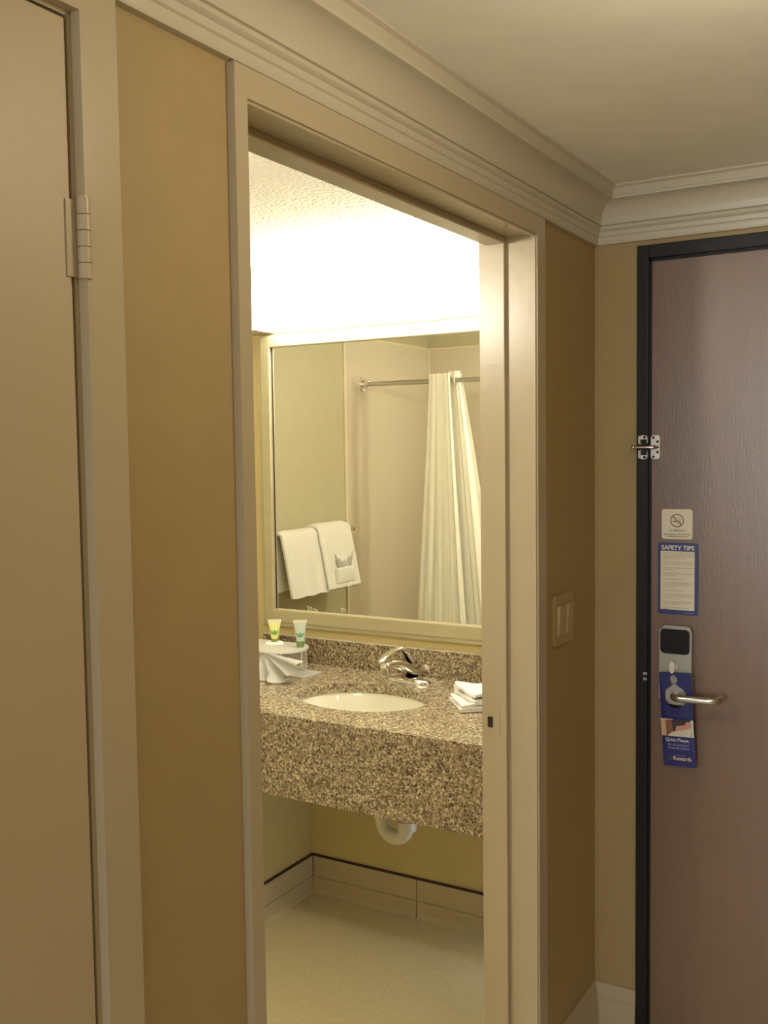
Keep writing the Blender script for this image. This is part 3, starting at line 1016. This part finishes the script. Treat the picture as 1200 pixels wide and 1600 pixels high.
bm = bmesh.new()
section(bm, [(2.792, CZ + 0.008, 0.028, 0.012, R(60)), (2.782, CZ + 0.026, 0.029, 0.024, R(45)), (2.758, CZ + 0.045, 0.028, 0.030, R(25)),
             (2.728, CZ + 0.060, 0.025, 0.024, R(15)), (2.690, CZ + 0.073, 0.021, 0.017, R(8)), (2.650, CZ + 0.080, 0.018, 0.013, R(0)),
             (2.622, CZ + 0.081, 0.015, 0.011, R(-8)), (2.610, CZ + 0.080, 0.009, 0.007, R(-15))])
link('spout', bm, 'chrome', fa, smooth=True, angle=60)
tube('aerator', [(2.626, FYc, CZ + 0.078), (2.626, FYc, CZ + 0.050)], [0.0125, 0.0115], 'chrome', fa, 18)
bm = bmesh.new()
section(bm, [(2.765, CZ + 0.062, 0.020, 0.022, R(20)), (2.752, CZ + 0.086, 0.024, 0.024, R(20)), (2.732, CZ + 0.106, 0.021, 0.016, R(15)),
             (2.708, CZ + 0.116, 0.015, 0.008, R(5)), (2.670, CZ + 0.116, 0.012, 0.005, R(-4)), (2.625, CZ + 0.109, 0.012, 0.004, R(-12)),
             (2.594, CZ + 0.098, 0.010, 0.0035, R(-20)), (2.588, CZ + 0.095, 0.005, 0.002, R(-20))])
link('lever', bm, 'chrome', fa, smooth=True, angle=60)

# ------------------------------------------------------------------ framed mirror
XG = 2.862
mi = empty('mirror', (XG, 1.6, 0.942))
tag(mi, 'large wall mirror in a champagne frame above the vanity', 'mirror')
GY0, GY1, GZ0, GZ1 = 1.075, 2.141, 1.003, 1.923
OY0, OY1, OZ0, OZ1 = 1.020, 2.195, 0.942, 1.966
box('glass', XG, XM - 0.001, GY0 - 0.01, GY1 + 0.01, GZ0 - 0.01, GZ1 + 0.01, 'mirror', mi)
box('bevel_gap', XG - 0.0012, XG + 0.002, GY1 - 0.0045, GY1, GZ0, GZ1, 'caulk', mi)


def rail(name, quad, m):
    """frame rail: quad gives the 4 mitred corners (inner a, inner b, outer b, outer a) as (y, z); bevelled front"""
    bm = bmesh.new()
    ia, ib, ob, oa = [Vector(q) for q in quad]
    def lerp(p, q, t):
        return p + (q - p) * t
    secs = [(0.0, XG), (0.0, XG - 0.012), (0.06, XG - 0.014), (0.70, XG - 0.014), (0.80, XG - 0.010), (0.95, XG - 0.009), (1.0, XG - 0.006), (1.0, XM - 0.001)]
    A = [bm.verts.new((x, *lerp(ia, oa, t))) for t, x in secs]
    B = [bm.verts.new((x, *lerp(ib, ob, t))) for t, x in secs]
    for k in range(len(secs) - 1):
        bm.faces.new((A[k], A[k + 1], B[k + 1], B[k]))
    bm.faces.new(A)
    bm.faces.new(B)
    bm.faces.new((A[0], A[-1], B[-1], B[0]))
    return link(name, bm, m, mi)


I = [(GY0, GZ0), (GY1, GZ0), (GY1, GZ1), (GY0, GZ1)]
O = [(OY0, OZ0), (OY1, OZ0), (OY1, OZ1), (OY0, OZ1)]
for k in range(4):
    j = (k + 1) % 4
    rail('frame_rail', (I[k], I[j], O[j], O[k]), 'frame_champagne')

# ------------------------------------------------------------------ vanity light
vl = empty('vanity_light', (XM, 1.6, 1.972))
tag(vl, 'long glowing white light bar above the bathroom mirror', 'wall light')
LY0, LY1, LZ0, LZ1 = 1.02, 2.285, 1.978, 2.118
bm = bmesh.new()
ol = [(XM - 0.012, LZ0), (XM - 0.085, LZ0), (XM - 0.108, LZ0 + 0.022), (XM - 0.112, (LZ0 + LZ1) / 2), (XM - 0.108, LZ1 - 0.022), (XM - 0.085, LZ1), (XM - 0.012, LZ1)]
prism(bm, ol, 'y', LY0 + 0.012, LY1 - 0.012)
link('light_cover', bm, 'opal_on', vl, smooth=True, angle=50)
box('back_plate', XM - 0.012, XM, LY0, LY1, LZ0 - 0.006, LZ1 + 0.004, 'lamp_metal', vl)
box('bottom_tray', XM - 0.105, XM - 0.012, 2.13, LY1, LZ0 - 0.004, LZ0 - 0.0005, 'lamp_metal', vl)
for y in (LY0, LY1 - 0.0115):
    bm = bmesh.new()
    prism(bm, [(XM - 0.012, LZ0 - 0.0004), (XM - 0.092, LZ0 - 0.0004), (XM - 0.115, LZ0 + 0.02), (XM - 0.119, (LZ0 + LZ1) / 2), (XM - 0.115, LZ1 - 0.02), (XM - 0.092, LZ1 + 0.004), (XM - 0.012, LZ1 + 0.004)], 'y', y, y + 0.0115)
    link('end_cap', bm, 'lamp_metal', vl)

bl = empty('bath_lamp', (1.15, 1.40, BC))
tag(bl, 'round frosted ceiling lamp in the middle of the bathroom', 'ceiling lamp')
bm = bmesh.new()
add_tube(bm, [(1.15, 1.40, BC), (1.15, 1.40, BC - 0.015)], 0.142, 40)
link('lamp_base', bm, 'lamp_metal', bl, smooth=True)
bm = bmesh.new()
pr = [(0.138, 0.015), (0.14, 0.04), (0.13, 0.065), (0.08, 0.085), (0.001, 0.092)]
add_tube(bm, [(1.15, 1.40, BC - h) for r_, h in pr], [r_ for r_, h in pr], 40)
link('lamp_shade', bm, 'dome_on', bl, smooth=True)
pl = bpy.data.lights.new('bath_bulb', 'POINT')
pl.energy = BATH_LAMP
pl.color = (1.0, 0.95, 0.84)
pl.shadow_soft_size = 0.06
po = bpy.data.objects.new('bath_bulb', pl)
COL.objects.link(po)
po.location = (1.15, 1.40, BC - 0.24)

# ------------------------------------------------------------------ shower rod and curtain
RZ = 1.898


def rod_x(y):
    u = (y - (YF + YR) / 2) / ((YF - YR) / 2)
    return 1.285 - 0.05 * (1 - u * u)


sr = empty('shower_rod', (1.30, 1.86, RZ))
tag(sr, 'curved chrome shower curtain rod seen in the mirror', 'shower rod')
bm = bmesh.new()
ys = [YF - 0.03 - (YF - YR - 0.06) * k / 40 for k in range(41)]
add_tube(bm, [(rod_x(y), y, RZ) for y in ys], 0.0125, 14)
link('rod', bm, 'steel', sr, smooth=True)
for y, s_ in ((YF - 0.006, -1), (YR, 1)):
    bm = bmesh.new()
    ov = [(1.285 + 0.026 * math.cos(R(a)), RZ + 0.040 * math.sin(R(a))) for a in range(0, 360, 20)]
    prism(bm, ov, 'y', y, y + s_ * 0.010)
    add_tube(bm, [(1.285, y + s_ * 0.008, RZ), (1.290, y + s_ * 0.045, RZ)], [0.021, 0.017], 18)
    link('wall_flange', bm, 'chrome', sr, smooth=True)


def pleated(bm, y_hi, y_lo, x_of, z_top, z_bot, folds, amp, nz=44, nu=120, phase=0.0, thick=0.0):
    rows = []
    for i in range(nz + 1):
        v = i / nz
        z = z_top + (z_bot - z_top) * v
        a, b = y_hi(v), y_lo(v)
        row = []
        for k in range(nu + 1):
            u = k / nu
            ph = phase + u * folds * 2 * math.pi
            am = amp(v)
            yy = a + (b - a) * u + 0.35 * am * math.sin(2 * ph + 1.3 * v) * 0.4
            xx = x_of(v, u) + am * math.sin(ph + 0.5 * math.sin(3 * v + u * 4)) + 0.25 * am * math.sin(2.7 * ph + 2.0 + 1.5 * v)
            row.append(bm.verts.new((xx, yy, z)))
        rows.append(row)
    for i in range(nz):
        for k in range(nu):
            bm.faces.new((rows[i][k], rows[i][k + 1], rows[i + 1][k + 1], rows[i + 1][k]))
    return rows


sc = empty('shower_curtain', (1.25, 2.25, 0.05))
tag(sc, 'cream waffle weave shower curtain gathered on the curved rod', 'shower curtain')
bm = bmesh.new()
pleated(bm, lambda v: 2.352 + 0.075 * min(1, v * 1.35) ** 1.2, lambda v: 2.240 - 0.130 * v ** 1.1, lambda v, u: 1.285 + 0.02 * v, 1.932, 0.06, 4.6,
        lambda v: 0.007 + 0.016 * min(1, v * 1.6))
link('front_folds', bm, 'curtain', sc, smooth=True, angle=80)
bm = bmesh.new()
pleated(bm, lambda v: 2.280 - 0.05 * v, lambda v: 2.218 - 0.29 * v ** 0.9, lambda v, u: 1.212 + 0.03 * v, 1.946, 0.06, 1.7,
        lambda v: 0.006 + 0.022 * min(1, v * 1.6), phase=1.0)
link('rear_folds', bm, 'curtain', sc, smooth=True, angle=80)
for y in (2.340, 2.300, 2.262, 2.228):
    bm = bmesh.new()
    pts = [(rod_x(y) + 0.020 * math.cos(R(a)), y, RZ + 0.004 + 0.024 * math.sin(R(a))) for a in range(0, 361, 20)]
    add_tube(bm, pts, 0.0035, 8, cap=False)
    link('curtain_ring', bm, 'curtain', sc, smooth=True)

# ------------------------------------------------------------------ towel bar and towels on the far wall (seen in the mirror)
BZ = 1.172
tbk = empty('towel_bar', (1.75, YF, BZ))
tag(tbk, 'chrome towel bar on the yellow wall seen in the mirror', 'towel bar')
tube('bar', [(1.47, YF - 0.065, BZ), (2.22, YF - 0.065, BZ)], 0.009, 'chrome', tbk)
for x in (1.478, 2.21):
    bm = bmesh.new()
    add_box(bm, x - 0.013, x + 0.013, YF - 0.008, YF, BZ - 0.018, BZ + 0.018, 0.003)
    add_box(bm, x - 0.010, x + 0.010, YF - 0.078, YF - 0.006, BZ - 0.012, BZ + 0.012, 0.003)
    link('bracket', bm, 'chrome', tbk)


def draped(name, x0, x1, z_front, z_back, off, th, m, parent=None, wav=0.003, seed=1, flare=0.0):
    """towel folded over the bar: cross-section in (y, z) swept along x with soft waves"""
    rnd = random.Random(seed)
    yb = YF - 0.065
    inner, outer = [], []
    path = [(-off, z_front), (-off, z_front + 0.05), (-off, (z_front + BZ) / 2), (-off * 0.95, BZ - 0.02)]
    for a in (30, 60, 90, 120, 150):
        path.append((-off * math.cos(R(a)), BZ + off * 0.75 * math.sin(R(a))))
    path += [(off * 0.9, BZ - 0.02), (off * 0.9, (z_back + BZ) / 2), (off * 0.9, z_back)]
    nx = 30
    ph = [rnd.uniform(0, 6.28) for _ in range(4)]
    bm = bmesh.new()
    rows = []
    for i in range(nx + 1):
        u = i / nx
        ring = []
        edge = min(u, 1 - u) * nx
        t2 = th * (0.55 if edge < 1 else (0.85 if edge < 2 else 1.0))
        w_ = wav * (math.sin(u * 21 + ph[0]) + 0.6 * math.sin(u * 37 + ph[1]))
        for side in (1, -1):
            pp = path if side == 1 else path[::-1]
            for j, (dy, z) in enumerate(pp):
                k = j if side == 1 else len(path) - 1 - j
                a = path[max(k - 1, 0)]
                b = path[min(k + 1, len(path) - 1)]
                t = Vector((b[0] - a[0], b[1] - a[1])).normalized()
                nrm = Vector((-t.y, t.x))
                fr_ = max(0, (BZ - z)) / 0.27
                x = x0 + (x1 - x0) * u + flare * fr_ * (u - 0.5) * (1 if dy < 0 else 0.3)
                d_ = nrm * (t2 / 2) * side
                ring.append(bm.verts.new((x, yb + dy + d_.x + w_ * fr_ * (1 if dy < 0 else 0.3) - (0.05 * fr_ if dy < 0 else 0), z + d_.y + (0.002 * math.sin(u * 30 + ph[2]) if k in (0, len(path) - 1) else 0))))
        rows.append(ring)
    nr = len(rows[0])
    for i in range(nx):
        for j in range(nr):
            bm.faces.new((rows[i][j], rows[i][(j + 1) % nr], rows[i + 1][(j + 1) % nr], rows[i + 1][j]))
    bm.faces.new(rows[0])
    bm.faces.new(rows[-1])
    return link(name, bm, m, parent, smooth=True, angle=70)


t = draped('bath_towel', 1.585, 2.125, 0.905, 0.925, 0.030, 0.020, 'towel_terry', seed=3, flare=0.0)
tag(t, 'wide white bath towel folded over the towel bar', 'towel')
t = draped('hand_towel', 1.590, 1.860, 0.915, 0.935, 0.052, 0.016, 'towel_terry', seed=5)
tag(t, 'narrower white hand towel layered on the bath towel', 'towel')
# pocket washcloth fanned out of the hand towel
wc = empty('washcloth', (1.70, YF - 0.17, 0.93))
tag(wc, 'white washcloth fanned out of a tucked pocket on the hand towel', 'washcloth')
yq = YF - 0.165
bm = bmesh.new()
top = []
nb = 16
lo_, hi_ = [], []
for k in range(nb + 1):
    u = k / nb
    x = 1.630 + 0.175 * u
    zt = 1.070 - 0.040 * math.sin(math.pi * u) + 0.012 * math.cos(u * 25)
    lo_.append(bm.verts.new((1.665 + 0.105 * u, yq + 0.004, 0.985)))
    hi_.append(bm.verts.new((x, yq + 0.006 + 0.008 * math.sin(u * 25), zt)))
for k in range(nb):
    bm.faces.new((lo_[k], lo_[k + 1], hi_[k + 1], hi_[k]))
bmesh.ops.solidify(bm, geom=bm.faces[:], thickness=0.006)
link('fan', bm, 'towel_terry', wc, smooth=True)
bm = bmesh.new()
add_box(bm, 1.645, 1.795, yq - 0.010, yq + 0.008, 0.935, 1.008, 0.006, 3)
link('pocket', bm, 'towel_terry', wc, smooth=True, angle=80)

# ------------------------------------------------------------------ amenity stand, tubes, fan washcloth
SZ = 0.902
st = empty('amenity_stand', (2.69, 2.03, CZ))
tag(st, 'small frosted acrylic amenity shelf on the granite counter', 'shelf stand')
bm = bmesh.new()
ol = [(2.605, 2.20), (2.605, 1.955)]
ol += [(2.692 + 0.087 * math.cos(R(a)), 1.985 + 0.080 * math.sin(R(a))) for a in range(200, 341, 14)]
ol += [(2.779, 1.955), (2.779, 2.20)]
prism(bm, ol, 'z', SZ, SZ + 0.005)
link('shelf', bm, 'acrylic', st, smooth=True)
box('leg_sheet', 2.735, 2.739, 1.925, 2.20, CZ, SZ, 'acrylic_clear', st)
box('front_lip', 2.640, 2.643, 1.958, 2.20, SZ - 0.024, SZ, 'acrylic', st)
tube('leg', [(2.700, 1.921, CZ + 0.004), (2.700, 1.921, SZ)], 0.0022, 'tube_white', st, 8)
box('base_sheet', 2.640, 2.745, 1.868, 2.20, CZ, CZ + 0.004, 'acrylic', st)


def amenity_tube(name, x, y, z, h, w, cap_h, body_m, cap_m, leaf_m, label, rz=0.0, cap_r=0.0115):
    o = empty(name, (x, y, z))
    n = 20
    o.rotation_euler = (0, 0, rz)
    tag(o, label, 'toiletry tube', 'toiletry tubes on the amenity shelf')
    bm = bmesh.new()
    prev = None
    for t_, in [(k / 8,) for k in range(9)]:
        zz = z + cap_h + (h - cap_h - 0.008) * t_
        e = t_ ** 1.2
        ry = cap_r + (w / 2 - cap_r) * e
        rx = cap_r * (1 - e) + 0.0012
        ring = [bm.verts.new((x + rx * math.cos(2 * math.pi * k / n), y + ry * math.sin(2 * math.pi * k / n), zz)) for k in range(n)]
        if prev:
            for k in range(n):
                bm.faces.new((prev[k], prev[(k + 1) % n], ring[(k + 1) % n], ring[k]))
        else:
            bm.faces.new(ring)
        prev = ring
    bm.faces.new(prev)
    link('tube_body', bm, body_m, o, smooth=True, angle=60)
    bm = bmesh.new()
    add_box(bm, x - 0.0013, x + 0.0013, y - w / 2 - 0.0004, y + w / 2 + 0.0004, z + h - 0.009, z + h, 0.0004, 1)
    link('crimp', bm, 'tube_seal', o)
    tube('cap', [(x, y, z), (x, y, z + cap_h)], [cap_r * 0.98, cap_r], cap_m, o, 20)
    if leaf_m:
        bm = bmesh.new()
        for a in (-38, 0, 38):
            c_, s_ = math.cos(R(a)), math.sin(R(a))
            pts = [(0, 0), (0.0042, 0.008), (0.0034, 0.015), (0, 0.021), (-0.0034, 0.015), (-0.0042, 0.008)]
            vs = []
            for u, v in pts:
                yy, zz = u * c_ - v * s_, u * s_ + v * c_
                zr = z + cap_h + 0.012 + zz
                e = max(0, min(1, (zr - z - cap_h) / (h - cap_h - 0.008))) ** 1.2
                rx = cap_r * (1 - e) + 0.0012
                ry = cap_r + (w / 2 - cap_r) * e
                xx = rx * math.sqrt(max(0.05, 1 - (yy / ry) ** 2)) + 0.0006 + a * 0.000004
                vs.append(bm.verts.new((x - xx, y + yy, zr)))
            bm.faces.new(vs)
        link('leaf_print', bm, leaf_m, o)
    return o


TZ = SZ + 0.0052
amenity_tube('toiletry_tube', 2.738, 2.058, TZ + 0.004, 0.078, 0.045, 0.013, 'tube_yellow', 'cap_lime', 'leaf_green',
             'yellow toiletry tube with lime cap and green leaf print', R(35))
amenity_tube('toiletry_tube', 2.728, 1.944, TZ, 0.090, 0.046, 0.020, 'tube_green', 'cap_green', 'leaf_teal',
             'pale green toiletry tube with dark green cap', R(35), 0.0135)
amenity_tube('toiletry_tube', 2.690, 2.118, TZ, 0.080, 0.044, 0.016, 'tube_white', 'tube_white', None,
             'white toiletry tube half hidden by the door casing', R(35))

fw = empty('fan_washcloth', (2.60, 2.02, CZ))
tag(fw, 'white washcloth pleated like a fan under the amenity shelf', 'washcloth')
bm = bmesh.new()
nu, nv = 96, 14
rows = []
for i in range(nv + 1):
    v = i / nv
    row = []
    for k in range(nu + 1):
        u = k / nu
        ang = R(-86 + 172 * u)
        rad = 0.018 + v * (0.172 + 0.012 * math.sin(u * 44))
        yy = 2.020 - rad * math.sin(ang) * 1.02
        zz = SZ + 0.002 - rad * math.cos(ang) * (0.52 if abs(ang) < 2 else 1)
        zz = max(zz, CZ + 0.003 + 0.004 * (1 + math.sin(u * 50)))
        xx = 2.612 - 0.055 * v * (0.55 + 0.45 * math.cos(ang)) + v * 0.018 * math.sin(u * 44)
        if zz < CZ + 0.02:
            xx -= 0.02 * v
        row.append(bm.verts.new((xx, yy, zz)))
    rows.append(row)
for i in range(nv):
    for k in range(nu):
        bm.faces.new((rows[i][k], rows[i][k + 1], rows[i + 1][k + 1], rows[i + 1][k]))
bmesh.ops.solidify(bm, geom=bm.faces[:], thickness=0.004)
link('fan', bm, 'terry', fw, smooth=True, angle=80)
bm = bmesh.new()
n = 24
lay = [(0.030, 0.0), (0.033, 0.004), (0.030, 0.008), (0.015, 0.010), (0.001, 0.0095)]
add_tube(bm, [(2.738, 2.060, TZ - 0.004 + h) for r_, h in lay], [r_ for r_, h in lay], 24)
link('knot', bm, 'terry', fw, smooth=True)

# ------------------------------------------------------------------ folded washcloths by the basin


def folded(name, cx_, cy_, z, wx, wy, layers, th, rz, label, seed, lift=0.0):
    rnd = random.Random(seed)
    o = empty(name, (cx_, cy_, z))
    tag(o, label, 'washcloth')
    for L_ in range(layers):
        bm = bmesh.new()
        add_box(bm, cx_ - wx / 2, cx_ + wx / 2, cy_ - wy / 2, cy_ + wy / 2, z + L_ * th, z + (L_ + 1) * th - 0.0005)
        bmesh.ops.subdivide_edges(bm, edges=bm.edges[:], cuts=9, use_grid_fill=True)
        px, py = rnd.uniform(0, 6), rnd.uniform(0, 6)
        for v in bm.verts:
            u, w_ = (v.co.x - cx_) / (wx / 2), (v.co.y - cy_) / (wy / 2)
            top = (v.co.z - z - L_ * th) / th
            rnd_edge = 1 - 0.35 * max(abs(u), abs(w_)) ** 8
            mid = z + (L_ + 0.5) * th
            v.co.z = mid + (v.co.z - mid) * rnd_edge
            wave = 0.0042 * (math.sin(5 * u + px) + math.sin(4 * w_ + py)) + lift * max(0, -w_ - 0.1) ** 2 + lift * 0.5 * max(0, w_ * u) ** 2
            v.co.z += max(0, wave) * (1 if L_ else top)
            s_ = 1.0 - 0.03 * L_ + 0.02 * math.sin(3 * u + px)
            v.co.x = cx_ + (v.co.x - cx_) * s_
            v.co.y = cy_ + (v.co.y - cy_) * s_
        link('fold', bm, 'terry', o, smooth=True, angle=60)
    o.rotation_euler = (0, 0, rz)
    return o


folded('folded_washcloth', 2.618, 1.205, CZ, 0.155, 0.200, 2, 0.011, R(38), 'flat white washcloth at the bottom of the pair beside the basin', 2)
folded('folded_washcloth', 2.640, 1.200, CZ + 0.0225, 0.150, 0.185, 2, 0.012, R(50), 'crumpled white washcloth on top of the pair beside the basin', 9, 0.030)

# helper property is only for building
for o in bpy.data.objects:
    if '_org' in o:
        del o['_org']
